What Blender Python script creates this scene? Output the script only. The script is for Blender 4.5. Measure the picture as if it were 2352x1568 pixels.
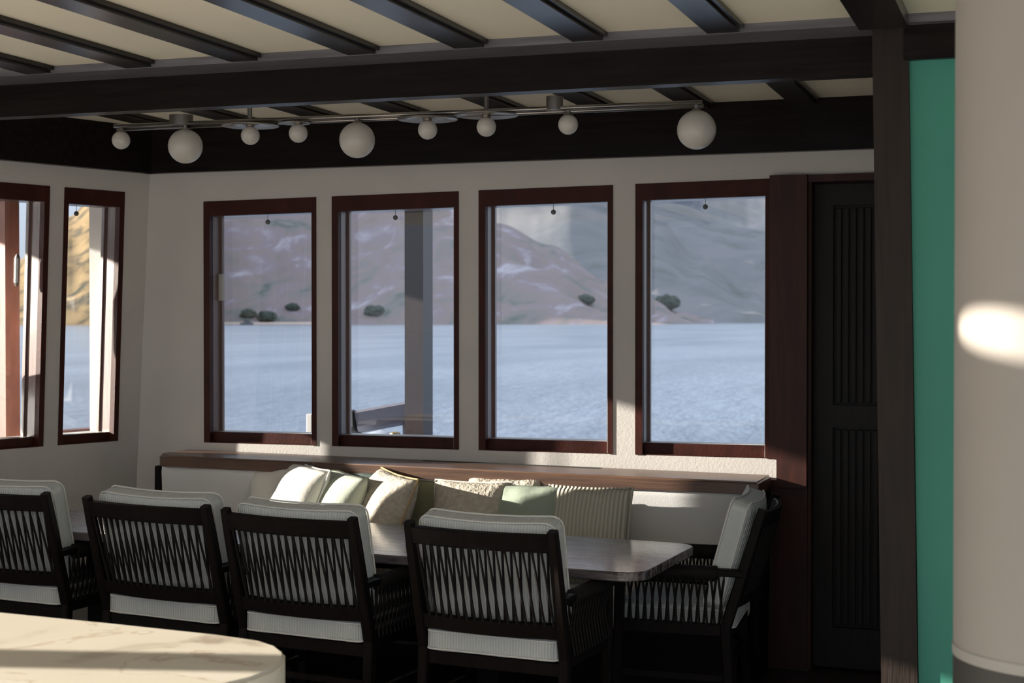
import bpy, bmesh, math, random
from mathutils import Vector, Matrix, noise
random.seed(7)
PI = math.pi
for o in list(bpy.data.objects): bpy.data.objects.remove(o)
SC = bpy.context.scene
COL = SC.collection

# ---------------------------------------------------------------- camera
FPX = 3600.0
YAW = math.atan(1224/FPX); PITCH = math.atan(49/FPX)
cam_d = bpy.data.cameras.new('camera'); cam = bpy.data.objects.new('camera', cam_d); COL.objects.link(cam)
cam.location = (0, 0, 1.72)
cam.rotation_euler = (PI/2-PITCH, 0, YAW)
cam_d.sensor_width = 36.0; cam_d.lens = 36.0*FPX/2352.0
cam_d.clip_start = 0.05; cam_d.clip_end = 20000
cam_d.dof.use_dof = True; cam_d.dof.focus_distance = 6.8; cam_d.dof.aperture_fstop = 5.0
SC.camera = cam
vs = SC.view_settings
vs.view_transform = 'Standard'; vs.look = 'None'; vs.gamma = 1.0; vs.exposure = 0.12; vs.use_curve_mapping = False

# ---------------------------------------------------------------- sky
W = bpy.data.worlds.new('World'); SC.world = W; W.use_nodes = True
nt = W.node_tree; nt.nodes.clear()
tc = nt.nodes.new('ShaderNodeTexCoord'); sx = nt.nodes.new('ShaderNodeSeparateXYZ')
cr = nt.nodes.new('ShaderNodeValToRGB'); bg = nt.nodes.new('ShaderNodeBackground'); wo = nt.nodes.new('ShaderNodeOutputWorld')
nt.links.new(tc.outputs['Generated'], sx.inputs[0]); nt.links.new(sx.outputs[2], cr.inputs[0])
nt.links.new(cr.outputs[0], bg.inputs[0]); nt.links.new(bg.outputs[0], wo.inputs[0])
e = cr.color_ramp.elements
e[0].position = 0.0; e[0].color = (.33, .36, .40, 1)
e[1].position = 1.0; e[1].color = (.50, .58, .74, 1)
k = e.new(.12); k.color = (.40, .45, .52, 1)
k = e.new(.45); k.color = (.49, .55, .66, 1)
bg.inputs[1].default_value = 1.9

# ---------------------------------------------------------------- sun
SUN = Vector((3.93, 1.0, -0.96)).normalized()
sd = bpy.data.lights.new('sun', 'SUN'); sun = bpy.data.objects.new('sun', sd); COL.objects.link(sun)
sun.rotation_euler = SUN.to_track_quat('-Z', 'Y').to_euler()
sd.energy = 15.5; sd.color = (1.0, .90, .76); sd.angle = math.radians(.53)

# ---------------------------------------------------------------- constants
S = .012                              # the deck rises a little towards the left wall
def deck(x): return S*(-1.45-x)
YB = 7.75                             # inner face of the back wall
CX, CY = -4.80, YB                    # left corner at the wall's top
A19 = math.radians(19)
EV = Vector((-math.sin(A19), -math.cos(A19), 0))     # along the left wall, from the corner towards the camera
OV = Vector((-math.cos(A19), math.sin(A19), 0))      # outward normal of the left wall
LEAN = .05
ZC = 2.80                             # ceiling
ZW = 2.545                            # top of painted wall

# ---------------------------------------------------------------- materials
MATS = {}
def nd(t, typ, **kw):
    n = t.nodes.new(typ)
    for k_, v in kw.items():
        if k_ in n.inputs: n.inputs[k_].default_value = v
        else: setattr(n, k_, v)
    return n
def c4(c): return (c[0], c[1], c[2], 1)
def mat(name, col, rough=.6, metal=0, spec=.5, col2=None, nscale=6, stretch=(1,1,1), bump=0, bscale=40, bstretch=None,
        coat=0, coat_rough=.1, ribs=None, detail=4, ramp=(.35, .65), ribdepth=.5, sheen=0, ribtint=0):
    m = bpy.data.materials.new(name); m.use_nodes = True; t = m.node_tree
    b = t.nodes['Principled BSDF']
    b.inputs['Base Color'].default_value = c4(col); b.inputs['Roughness'].default_value = rough
    b.inputs['Metallic'].default_value = metal; b.inputs['Specular IOR Level'].default_value = spec
    if coat: b.inputs['Coat Weight'].default_value = coat; b.inputs['Coat Roughness'].default_value = coat_rough
    if sheen: b.inputs['Sheen Weight'].default_value = sheen
    t_c = nd(t, 'ShaderNodeTexCoord')
    if col2 is not None:
        mp = nd(t, 'ShaderNodeMapping'); mp.inputs['Scale'].default_value = stretch
        t.links.new(t_c.outputs['Object'], mp.inputs[0])
        n = nd(t, 'ShaderNodeTexNoise'); n.inputs['Scale'].default_value = nscale; n.inputs['Detail'].default_value = detail
        t.links.new(mp.outputs[0], n.inputs[0])
        r = nd(t, 'ShaderNodeValToRGB'); r.color_ramp.elements[0].position = ramp[0]; r.color_ramp.elements[1].position = ramp[1]
        r.color_ramp.elements[0].color = c4(col); r.color_ramp.elements[1].color = c4(col2)
        t.links.new(n.outputs[0], r.inputs[0]); t.links.new(r.outputs[0], b.inputs['Base Color'])
    last = None
    if bump:
        mp = nd(t, 'ShaderNodeMapping'); mp.inputs['Scale'].default_value = bstretch or stretch
        t.links.new(t_c.outputs['Object'], mp.inputs[0])
        n = nd(t, 'ShaderNodeTexNoise'); n.inputs['Scale'].default_value = bscale; n.inputs['Detail'].default_value = 3
        t.links.new(mp.outputs[0], n.inputs[0])
        bp = nd(t, 'ShaderNodeBump'); bp.inputs['Strength'].default_value = bump; bp.inputs['Distance'].default_value = .01
        t.links.new(n.outputs[0], bp.inputs['Height']); last = bp
    if ribs:                       # ribs = (axis, scale)
        w = nd(t, 'ShaderNodeTexWave'); w.wave_type = 'BANDS'; w.bands_direction = ribs[0]; w.inputs['Scale'].default_value = ribs[1]
        w.inputs['Distortion'].default_value = .6; w.inputs['Detail'].default_value = 1
        t.links.new(t_c.outputs['Object'], w.inputs[0])
        bp = nd(t, 'ShaderNodeBump'); bp.inputs['Strength'].default_value = ribdepth; bp.inputs['Distance'].default_value = .006
        t.links.new(w.outputs[1], bp.inputs['Height'])
        if last: t.links.new(last.outputs[0], bp.inputs['Normal'])
        last = bp
        if ribtint:
            mx = nd(t, 'ShaderNodeMix'); mx.data_type = 'RGBA'
            mx.inputs[6].default_value = (col[0]*ribtint, col[1]*ribtint, col[2]*ribtint, 1); mx.inputs[7].default_value = c4(col)
            t.links.new(w.outputs[1], mx.inputs[0]); t.links.new(mx.outputs[2], b.inputs['Base Color'])
    if last: t.links.new(last.outputs[0], b.inputs['Normal'])
    MATS[name] = m; return m

paint   = mat('wall_paint', (.68,.645,.61), .75, spec=.2, col2=(.645,.61,.58), nscale=3, bump=.12, bscale=90)
ceilp   = mat('ceiling_panel', (.84,.79,.66), .7, spec=.2, col2=(.80,.75,.63), nscale=2)
dwood   = mat('espresso_wood', (.008,.006,.0055), .3, spec=.12, col2=(.015,.011,.010), nscale=4, stretch=(.6,10,10), bump=.05, bscale=20)
dwoody  = mat('espresso_wood_batten', (.010,.0075,.007), .3, spec=.3, col2=(.018,.013,.012), nscale=4, stretch=(10,.6,10), bump=.08, bscale=20, coat=.35, coat_rough=.22)
bwood   = mat('black_wood', (.011,.009,.0085), .55, spec=.3, col2=(.016,.012,.011), nscale=5, stretch=(8,8,.7), bump=.15, bscale=18)
postw   = mat('dark_post_wood', (.018,.012,.0095), .55, spec=.3, col2=(.026,.018,.014), nscale=5, stretch=(9,9,.6), bump=.2, bscale=14)
mahog   = mat('mahogany', (.062,.015,.010), .5, spec=.2, col2=(.040,.010,.007), nscale=6, stretch=(2,2,1.2), bump=.1, bscale=30)
mahogj  = mat('jamb_wood', (.21,.13,.11), .38, col2=(.15,.09,.08), nscale=5, stretch=(8,8,.8), coat=.5, coat_rough=.15)
ledgew  = mat('ledge_wood', (.15,.078,.048), .42, col2=(.085,.045,.03), nscale=5, stretch=(.7,14,14), bump=.1, bscale=20, coat=.3, coat_rough=.25)
tablew  = mat('table_wood', (.15,.12,.12), .34, coat=.7, coat_rough=.14, col2=(.025,.016,.015), nscale=5, stretch=(.7,9,4), bump=.7, bscale=8, bstretch=(.8,12,4), detail=8, ramp=(.42,.58), spec=.9)
tedge   = mat('table_edge_wood', (.20,.11,.07), .5, col2=(.11,.06,.04), nscale=6, stretch=(1,10,10))
chairw  = mat('chair_wood', (.006,.0045,.004), .5, spec=.1, col2=(.009,.0065,.006), nscale=6, stretch=(6,6,1))
ropem   = mat('black_rope', (.012,.010,.0095), .75, spec=.2)
chaircl = mat('ribbed_chair_fabric', (.66,.70,.695), .9, spec=.1, ribs=('X', 26), ribdepth=.5, ribtint=.82, bump=.15, bscale=120)
chairpl = mat('plain_chair_fabric', (.72,.72,.69), .9, spec=.1, bump=.2, bscale=60)
seatf   = mat('sofa_fabric', (.72,.71,.70), .9, spec=.1, bump=.08, bscale=150)
white_c = mat('white_cushion_fabric', (.80,.77,.70), .9, spec=.1, bump=.15, bscale=60)
sage_c  = mat('sage_cushion_fabric', (.56,.60,.50), .9, spec=.1, bump=.2, bscale=50)
sage2_c = mat('deep_sage_cushion_fabric', (.36,.41,.33), .9, spec=.1, bump=.25, bscale=30)
olive_c = mat('olive_cushion_fabric', (.30,.30,.19), .7, spec=.2, bump=.4, bscale=9, bstretch=(6,6,1))
teal_c  = mat('dark_cushion_fabric', (.13,.16,.15), .8, spec=.2, bump=.2, bscale=30)
text_c  = mat('crackled_cushion_fabric', (.66,.60,.50), .9, spec=.1, col2=(.52,.46,.38), nscale=40, bump=1.0, bscale=55)
rib_c   = mat('ribbed_cushion_fabric', (.62,.585,.49), .9, spec=.1, ribs=('X', 16), ribdepth=.8, ribtint=.72)
tan_c   = mat('tan_cushion_trim', (.50,.36,.20), .8, spec=.1)
steel   = mat('brushed_steel', (.42,.39,.36), .33, metal=1)
opal    = mat('opal_glass', (.62,.59,.54), .38, spec=.4, coat=.3, coat_rough=.2)
marble  = mat('cream_marble', (.80,.74,.62), .55, spec=.3)
green   = mat('green_paint', (.065,.30,.23), .55, spec=.3, col2=(.06,.27,.215), nscale=1.2)
dgreen  = mat('deep_green_paint', (.01,.13,.06), .6, spec=.3)
colp    = mat('column_paint', (.29,.27,.25), .6, spec=.3, col2=(.275,.255,.235), nscale=1.5)
greyb   = mat('grey_band', (.30,.29,.27), .6)
blackb  = mat('charcoal_band', (.035,.034,.032), .6)
floorm  = mat('dark_floor_boards', (.035,.022,.016), .35, col2=(.02,.013,.010), nscale=4, stretch=(1,9,1), coat=.3)
deckm   = mat('aft_deck_boards', (.68,.64,.58), .7, col2=(.60,.56,.50), nscale=4, stretch=(1,9,1))
teakd   = mat('outer_deck_teak', (.22,.075,.045), .5, col2=(.15,.05,.03), nscale=5, stretch=(2,2,1))
lav     = mat('lavender_grey_metal', (.19,.175,.20), .5, spec=.4)
canvas  = mat('pale_canvas', (.45,.50,.58), .8)
brass   = mat('brass', (.55,.40,.18), .35, metal=1)
beadm   = mat('bead_grey', (.16,.16,.16), .5)
cordm   = mat('cord_grey', (.35,.34,.32), .7)
whitem  = mat('white_plastic', (.6,.58,.55), .5)

t = tablew.node_tree; b = t.nodes['Principled BSDF']; nz = [n_ for n_ in t.nodes if n_.type == 'TEX_NOISE'][0]
mr = nd(t, 'ShaderNodeMapRange'); mr.inputs[1].default_value = .44; mr.inputs[2].default_value = .58; mr.inputs[3].default_value = .48; mr.inputs[4].default_value = .14
t.links.new(nz.outputs[0], mr.inputs[0]); t.links.new(mr.outputs[0], b.inputs['Roughness'])
# marble veins
t = marble.node_tree; b = t.nodes['Principled BSDF']
tc_ = nd(t, 'ShaderNodeTexCoord'); n1 = nd(t, 'ShaderNodeTexNoise'); n1.inputs['Scale'].default_value = 2.6; n1.inputs['Detail'].default_value = 9; n1.inputs['Distortion'].default_value = .7
t.links.new(tc_.outputs['Object'], n1.inputs[0])
r1 = nd(t, 'ShaderNodeValToRGB'); el = r1.color_ramp.elements
el[0].position = .30; el[0].color = (.34,.29,.23,1); el[1].position = .62; el[1].color = (.60,.565,.495,1)
q = el.new(.39); q.color = (.56,.52,.445,1); q = el.new(.515); q.color = (.575,.535,.46,1); q = el.new(.525); q.color = (.43,.36,.28,1); q = el.new(.54); q.color = (.59,.555,.485,1)
t.links.new(n1.outputs[0], r1.inputs[0]); t.links.new(r1.outputs[0], b.inputs['Base Color'])

# clear glass: transparent with a fresnel reflection
def glassmat(name, tint, refl=1.45):
    m = bpy.data.materials.new(name); m.use_nodes = True; t = m.node_tree; t.nodes.clear()
    tr = nd(t, 'ShaderNodeBsdfTransparent'); tr.inputs[0].default_value = c4(tint)
    gl = nd(t, 'ShaderNodeBsdfGlossy'); gl.inputs['Roughness'].default_value = .0
    fr = nd(t, 'ShaderNodeFresnel'); fr.inputs[0].default_value = refl
    mx = nd(t, 'ShaderNodeMixShader'); out = nd(t, 'ShaderNodeOutputMaterial')
    t.links.new(fr.outputs[0], mx.inputs[0]); t.links.new(tr.outputs[0], mx.inputs[1]); t.links.new(gl.outputs[0], mx.inputs[2])
    t.links.new(mx.outputs[0], out.inputs[0]); return m
glass = glassmat('window_glass', (.93,.95,.97))

# ---------------------------------------------------------------- mesh helpers
def ident(p): return Vector(p)
def box(bm, x0, x1, y0, y1, z0, z1, f=ident, bev=0):
    vs_ = [bm.verts.new(f(Vector((x, y, z)))) for z in (z0, z1) for y in (y0, y1) for x in (x0, x1)]
    fs = [(0,2,3,1),(4,5,7,6),(0,1,5,4),(2,6,7,3),(0,4,6,2),(1,3,7,5)]
    faces = [bm.faces.new([vs_[i] for i in q_]) for q_ in fs]
    if bev:
        ed = list({e_ for f_ in faces for e_ in f_.edges})
        bmesh.ops.bevel(bm, geom=ed, offset=bev, segments=2, affect='EDGES', profile=.6)
    return vs_
def tube(bm, pts, r, n=8, cap=True):
    pts = [Vector(p) for p in pts]; rings = []
    for i, p in enumerate(pts):
        d = (pts[min(i+1, len(pts)-1)]-pts[max(i-1, 0)]).normalized()
        up = Vector((0,0,1)) if abs(d.z) < .9 else Vector((1,0,0))
        a = d.cross(up).normalized(); b_ = d.cross(a).normalized()
        rr = r[i] if isinstance(r, (list, tuple)) else r
        rings.append([bm.verts.new(p+a*math.cos(2*PI*k_/n)*rr+b_*math.sin(2*PI*k_/n)*rr) for k_ in range(n)])
    for i in range(len(rings)-1):
        for k_ in range(n): bm.faces.new([rings[i][k_], rings[i][(k_+1)%n], rings[i+1][(k_+1)%n], rings[i+1][k_]])
    if cap: bm.faces.new(rings[0][::-1]); bm.faces.new(rings[-1])
def sweep(bm, pts, w, h, wdir, bev=0):
    """rectangular bar along pts; wdir(i) gives the width direction, h is measured along its perpendicular"""
    pts = [Vector(p) for p in pts]; rings = []
    for i, p in enumerate(pts):
        d = (pts[min(i+1, len(pts)-1)]-pts[max(i-1, 0)]).normalized()
        a = Vector(wdir(i)); a = (a-d*a.dot(d)).normalized(); b_ = d.cross(a).normalized()
        hw = (w[i] if isinstance(w, (list, tuple)) else w)/2; hh = (h[i] if isinstance(h, (list, tuple)) else h)/2
        c = min(hw, hh)*.3
        prof = [(-hw+c,-hh),(hw-c,-hh),(hw,-hh+c),(hw,hh-c),(hw-c,hh),(-hw+c,hh),(-hw,hh-c),(-hw,-hh+c)]
        rings.append([bm.verts.new(p+a*s_+b_*t_) for s_, t_ in prof])
    n = 8
    for i in range(len(rings)-1):
        for k_ in range(n): bm.faces.new([rings[i][k_], rings[i][(k_+1)%n], rings[i+1][(k_+1)%n], rings[i+1][k_]])
    bm.faces.new(rings[0][::-1]); bm.faces.new(rings[-1])
def lathe(bm, prof, c=(0,0,0), n=32):
    rings = []
    for r, z in prof:
        if r < 1e-6: rings.append([bm.verts.new((c[0], c[1], c[2]+z))])
        else: rings.append([bm.verts.new((c[0]+r*math.cos(2*PI*k_/n), c[1]+r*math.sin(2*PI*k_/n), c[2]+z)) for k_ in range(n)])
    for i in range(len(rings)-1):
        a, b_ = rings[i], rings[i+1]
        for k_ in range(n):
            if len(a) == 1 and len(b_) == 1: continue
            if len(a) == 1: bm.faces.new([a[0], b_[k_], b_[(k_+1)%n]])
            elif len(b_) == 1: bm.faces.new([a[k_], a[(k_+1)%n], b_[0]])
            else: bm.faces.new([a[k_], a[(k_+1)%n], b_[(k_+1)%n], b_[k_]])
def sphere(bm, c, r, n=32):
    lathe(bm, [(r*math.sin(PI*i/16), -r*math.cos(PI*i/16)) for i in range(17)], c, n)
def rounded_slab(bm, x0, x1, y0, y1, z0, z1, rad, seg=8, bev=.004):
    pts = []
    for cx_, cy_, a0 in ((x1-rad[0], y0+rad[0], -PI/2), (x1-rad[1], y1-rad[1], 0), (x0+rad[2], y1-rad[2], PI/2), (x0+rad[3], y0+rad[3], PI)):
        r_ = {(-PI/2): rad[0], 0: rad[1], PI/2: rad[2], PI: rad[3]}[a0]
        for i in range(seg+1):
            a = a0+PI/2*i/seg; pts.append((cx_+r_*math.cos(a), cy_+r_*math.sin(a)))
    def ring(z, ins):
        mx, my = (x0+x1)/2, (y0+y1)/2
        return [bm.verts.new((x-ins*(1 if x > mx else -1), y-ins*(1 if y > my else -1), z)) for x, y in pts]
    rs = [ring(z0, bev), ring(z0+bev, 0), ring(z1-bev, 0), ring(z1, bev)]
    n = len(pts)
    for i in range(3):
        for k_ in range(n): bm.faces.new([rs[i][k_], rs[i][(k_+1)%n], rs[i+1][(k_+1)%n], rs[i+1][k_]])
    bm.faces.new(rs[0][::-1]); bm.faces.new(rs[-1])

def obj(name, bm, m, parent=None, smooth=False, norm=True):
    if norm: bmesh.ops.recalc_face_normals(bm, faces=bm.faces)
    me = bpy.data.meshes.new(name); bm.to_mesh(me); bm.free()
    o = bpy.data.objects.new(name, me); COL.objects.link(o)
    if m is not None: me.materials.append(m)
    if smooth:
        for p in me.polygons: p.use_smooth = True
    if parent: o.parent = parent
    return o
def B(): return bmesh.new()
def empty(name, loc=(0,0,0), rot=(0,0,0)):
    o = bpy.data.objects.new(name, None); COL.objects.link(o); o.location = loc; o.rotation_euler = rot; o.empty_display_size = .1; return o
def tag(o, label=None, cat=None, group=None, kind=None):
    if label: o['label'] = label
    if cat: o['category'] = cat
    if group: o['group'] = group
    if kind: o['kind'] = kind
    return o
def struct(name, bm, m, label=None, cat=None, parent=None, smooth=False):
    o = obj(name, bm, m, parent, smooth)
    if parent is None: tag(o, label, cat, kind='structure')
    return o
def dup(root, name=None, label=None):
    r = root.copy(); COL.objects.link(r)
    if label: r['label'] = label
    for ch in list(root.children):
        c = ch.copy(); COL.objects.link(c); c.parent = r
        for g in ch.children:
            d = g.copy(); COL.objects.link(d); d.parent = c
    return r
def shade_auto(o, ang=35):
    for p in o.data.polygons: p.use_smooth = True
    try:
        bm = bmesh.new(); bm.from_mesh(o.data)
        for e_ in bm.edges:
            if len(e_.link_faces) == 2 and e_.calc_face_angle(0) > math.radians(ang): e_.smooth = False
        bm.to_mesh(o.data); bm.free()
    except Exception: pass
    return o
def subd(o, lv=2):
    m_ = o.modifiers.new('subdivision', 'SUBSURF'); m_.levels = lv; m_.render_levels = lv; return o

# ================================================================ SETTING
# floor, sloped a touch
bm = B(); x0, x1, y0, y1 = -9.0, 2.6, 4.6, 8.2
vv = [bm.verts.new((x, y, deck(x)+dz)) for dz in (-.08, 0) for y in (y0, y1) for x in (x0, x1)]
for q_ in [(0,2,3,1),(4,5,7,6),(0,1,5,4),(2,6,7,3),(0,4,6,2),(1,3,7,5)]: bm.faces.new([vv[i] for i in q_])
struct('floor', bm, floorm, 'dark stained timber deck floor under the dining table', 'floor')

bm = B(); box(bm, -11, 7, -9.0, 4.6, -.1, .0)
struct('trim_9', bm, deckm, 'pale boards of the aft saloon and deck, behind and below the camera', 'trim')
# ---- back wall with four window holes and a door hole
def PB(p): return Vector((p.x, YB+p.y, p.z))
def warp(x, z):               # the window heads rise slightly towards the door
    return z + .0117*(x+4.46)*max(0, min(1, (z-1.04)/1.34))
def PBW(p): return Vector((p.x, YB+p.y, warp(p.x, p.z)))
WX = [(-4.455,-3.761), (-3.667,-2.931), (-2.819,-2.090), (-1.972,-1.283)]
WZ0, WZ1 = 1.036, 2.382
TH = .15
SUN_HATCH = (-4.60, 2.12, (.21,.17), .45)    # added roof hatch, shaped for the column's sun patch: x, y, radii, half size
bm = B()
ins = .03
xs = [-5.2] + [v_ for a in WX for v_ in (a[0]+ins, a[1]-ins)]
for i in range(0, 8, 2): box(bm, xs[i], xs[i+1], 0, TH, WZ0+.001, WZ1-ins, PBW)
box(bm, xs[8], -1.10, 0, TH, WZ0+.001, WZ1-ins, PBW)
# the band above and the band below the windows
for xa, xb in [(-5.2,-1.10)]:
    v_ = [bm.verts.new(p) for p in (PBW(Vector((xa,0,WZ1-ins))), PBW(Vector((xb,0,WZ1-ins))), Vector((xb,YB,ZC)), Vector((xa,YB,ZC)),
         PBW(Vector((xa,TH,WZ1-ins))), PBW(Vector((xb,TH,WZ1-ins))), Vector((xb,YB+TH,ZC)), Vector((xa,YB+TH,ZC)))]
    for q_ in [(0,1,2,3),(4,7,6,5),(0,4,5,1),(3,2,6,7),(0,3,7,4),(1,5,6,2)]: bm.faces.new([v_[i] for i in q_])
box(bm, -5.2, -1.10, 0, TH, -.05, WZ0+.001, PB)
box(bm, -1.10, 1.0, 0, TH, 2.43, ZC, PB)
box(bm, -.15, 1.0, 0, TH, -.05, 2.43, PB)
struct('wall_back', bm, paint, 'off-white painted back wall holding four tall windows', 'wall')

# ---- left wall, leaning outwards at its foot, with window openings
def PL(p): return Vector((CX, CY, 0)) + EV*p.x + OV*(p.y + LEAN*(2.54-p.z)) + Vector((0,0,p.z))
LW = [(.173,.573), (.667,1.51)]
LZ0, LZ1 = 1.043, 2.434
bm = B()
ts = [-.0, LW[0][0]+ins, LW[0][1]-ins, LW[1][0]+ins, LW[1][1]-ins, 3.44]
for i in range(0, 6, 2): box(bm, ts[i], ts[i+1], 0, TH, LZ0+.001, LZ1-ins, PL)
box(bm, 0, 3.44, 0, TH, LZ1-ins, ZC, PL); box(bm, 0, 3.44, 0, TH, -.1, LZ0+.001, PL)
struct('wall_left', bm, paint, 'off-white painted left wall, leaning, with narrow windows near the corner', 'wall')
# aft part of the left side: open bays between posts (outside the frame)
bm = B()
for t0, t1 in ((4.20, 4.30), (4.9, 5.0), (5.99, 6.13), (7.3, 7.4), (8.3, 8.4)): box(bm, t0, t1, 0, TH, -.1, ZC, PL)
box(bm, 3.44, 4.30, 0, TH, 1.87, ZC, PL); box(bm, 4.30, 8.4, 0, TH, 2.55, ZC, PL); box(bm, 3.44, 8.4, 0, TH, -.1, .05, PL)
AFT = struct('trim_1', bm, dwood, 'dark posts and rails of the open bays further along the left side', 'trim')

# ---- windows
def window(idx, P, a, b_, z0, z1, label, left=.038, right=.027, top=.082, bot=.058, inward=1):
    w = empty('window_%d' % idx, P(Vector(((a+b_)/2, 0, z0)))); tag(w, label, 'window', kind='structure')
    inv = Matrix.Translation(w.location).inverted()
    f = lambda p: inv @ P(p)
    bm = B()
    box(bm, a, a+left, -.005, .035, z0, z1, f); box(bm, b_-right, b_, -.005, .035, z0, z1, f)
    box(bm, a+left, b_-right, -.004, .035, z1-top, z1, f)
    box(bm, a+left, b_-right, .034, .06, z0, z0+bot, f); box(bm, a+left, b_-right, .0, .034, z0-.001, z0+.004, f)
    obj('window_frame', bm, mahog, w)
    bm = B(); j = .012
    box(bm, a+left-j, a+left, .035, TH, z0+bot, z1-top, f); box(bm, b_-right, b_-right+j, .035, TH, z0+bot, z1-top, f)
    box(bm, a+left, b_-right, .035, TH, z1-top, z1-top+j, f)
    box(bm, a+left+.0, a+left+.012, TH-.035, TH-.01, z0+bot, z1-top, f)
    box(bm, b_-right-.012, b_-right, TH-.035, TH-.01, z0+bot, z1-top, f)
    obj('window_jamb', bm, mahogj, w)
    bm = B(); box(bm, a+left, b_-right, .05, TH+.03, z0+bot-.014, z0+bot, f)
    obj('window_sill', bm, whitem, w)
    bm = B(); box(bm, a+left, b_-right, TH-.026, TH-.022, z0+bot, z1-top, f)
    obj('window_pane', bm, glass, w)
    return w, inv
wl = ['leftmost of the four tall windows in the back wall', 'second window from the left in the back wall, a post standing outside it',
      'third window from the left in the back wall, above the ribbed cushion', 'rightmost window of the back wall, beside the dark door frame']
wins = []
for i, (a, b_) in enumerate(WX):
    wins.append(window(i+1, PBW, a, b_, WZ0, WZ1, wl[i]))
wins.append(window(5, PL, LW[0][0], LW[0][1], LZ0, LZ1, 'narrow window of the left wall nearest the corner', left=.032, right=.028, top=.085, bot=.05))
wins.append(window(6, PL, LW[1][0], LW[1][1], LZ0, LZ1, 'left wall window cut by the left edge of the picture', left=.032, right=.028, top=.085, bot=.05))
# sash handles
bm = B(); inv = wins[0][1]
box(bm, -4.416, -4.392, .095, .118, 1.83, 1.98, lambda p: inv @ PBW(p)); obj('window_handle', bm, whitem, wins[0][0])['label'] = 'pale plastic latch'
bm = B(); inv = wins[5][1]
tube(bm, [inv @ PL(Vector((.775, .115, z))) for z in (1.90, 1.92, 2.05, 2.07)], [.008,.014,.014,.008], 12); obj('window_handle', bm, steel, wins[5][0])['label'] = 'steel latch'

# bead pulls hanging in front of each pane
def pull(P, a, z, label, dz=.05):
    c = P(Vector((a, .085, z))); r = empty('blind_pull', c)
    tag(r, label, 'blind pull', 'bead pulls hanging at the window heads')
    bm = B(); tube(bm, [(0,0,0), (0,0,-dz)], .0016, 6); obj('cord', bm, cordm, r)
    bm = B(); sphere(bm, (0,0,-dz-.010), .0135, 14); obj('bead', bm, beadm, r, smooth=True)
for (a, lab) in ((-4.10,'small bead pull hanging in the leftmost back wall window'), (-3.33,'small bead pull hanging in the second back wall window, left of the outside post'),
                 (-2.435,'small bead pull hanging in the third back wall window'), (-1.63,'small bead pull hanging in the rightmost back wall window')):
    pull(PBW, a, WZ1-.082, lab, .028)
pull(PL, .43, LZ1-.085, 'small bead pull hanging in the narrow left wall window by the corner', .035)
pull(PL, .95, LZ1-.085, 'small bead pull at the picture edge in the left wall window', .02)

# ---- door casing and door
bm = B()
box(bm, -1.283, -1.10, -.05, .03, 1.036, 2.43, PB); box(bm, -1.246, -1.10, -.05, .03, .90, 1.036, PB)
box(bm, -1.31, -1.10, -.02, .03, 0, .93, PB)
box(bm, -1.10, -.15, -.03, .03, 2.395, 2.43, PB)
box(bm, -1.10, -1.085, .0, TH, 0, 2.395, PB)
box(bm, -.22, -.10, -.04, .03, 0, 2.395, PB); box(bm, -1.10, -.15, .13, .15, -.06, 2.43, PB)
struct('trim_2', bm, mat('casing_wood', (.060,.017,.012), .5, spec=.3, col2=(.035,.012,.009), nscale=4, stretch=(6,6,.8)), 'dark reddish wood door casing beside the rightmost back window', 'trim')
d = empty('door_1', (-1.085, YB+.09, 0)); tag(d, 'black panelled door with vertical reeding right of the windows', 'door', kind='structure')
f = lambda p: p-Vector((-1.085, YB+.09, 0))
bm = B()
Y0, Y1 = YB+.085, YB+.125
box(bm, -1.083, -.99, Y0, Y1, .005, 2.39, f); box(bm, -.52, -.23, Y0, Y1, .005, 2.39, f)
box(bm, -.99, -.52, Y0, Y1, 2.285, 2.39, f); box(bm, -.99, -.52, Y0, Y1, 1.19, 1.30, f); box(bm, -.99, -.52, Y0, Y1, .005, .2, f)
obj('door_frame', bm, bwood, d)
for z0, z1 in ((1.30, 2.285), (.2, 1.19)):
    bm = B(); box(bm, -.99, -.52, Y1-.008, Y1, z0, z1, f)
    x = -.978
    while x < -.54:
        box(bm, x, x+.026, Y0+.014, Y1-.008, z0+.012, z1-.012, f, bev=.004); x += .036
    obj('door_panel', bm, bwood, d)

# ---- ceiling
bm = B(); 
hx, hy, hr_, hs = SUN_HATCH
def cl(x0_, x1_, y0_, y1_): box(bm, x0_, x1_, y0_, y1_, ZC, ZC+.012)
cl(-9.2, hx-hs, -.8, 4.4); cl(-5.6, 2.6, 4.4, 8.6); cl(hx+hs, 2.6, -.8, 4.4); cl(hx-hs, hx+hs, -.8, hy-hs); cl(hx-hs, hx+hs, hy+hs, 4.4)
N_ = 32                                  # round roof hatch added outside the frame to let sun onto the column
for zz in (ZC, ZC+.004):
    sq, ci = [], []
    for i in range(N_):
        a = 2*PI*i/N_; c0, s0 = math.cos(a), math.sin(a); k0 = hs/max(abs(c0), abs(s0))
        sq.append(bm.verts.new((hx+c0*k0, hy+s0*k0, zz))); ci.append(bm.verts.new((hx+c0*hr_[0], hy+s0*hr_[1], zz)))
    for i in range(N_): bm.faces.new([sq[i], sq[(i+1)%N_], ci[(i+1)%N_], ci[i]])
struct('ceiling', bm, ceilp, 'cream ceiling panels between dark battens', 'ceiling')
# roof overhang along the left side deck
bm = B()
def PLv(p): return Vector((CX, CY, 0)) + EV*p.x + OV*p.y + Vector((0,0,p.z))
box(bm, -1.9, 3.7, .0, 2.78, ZC+.01, ZC+.12, PLv)
struct('trim_3', bm, dwood, 'roof overhang outside the left wall', 'trim')
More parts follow.
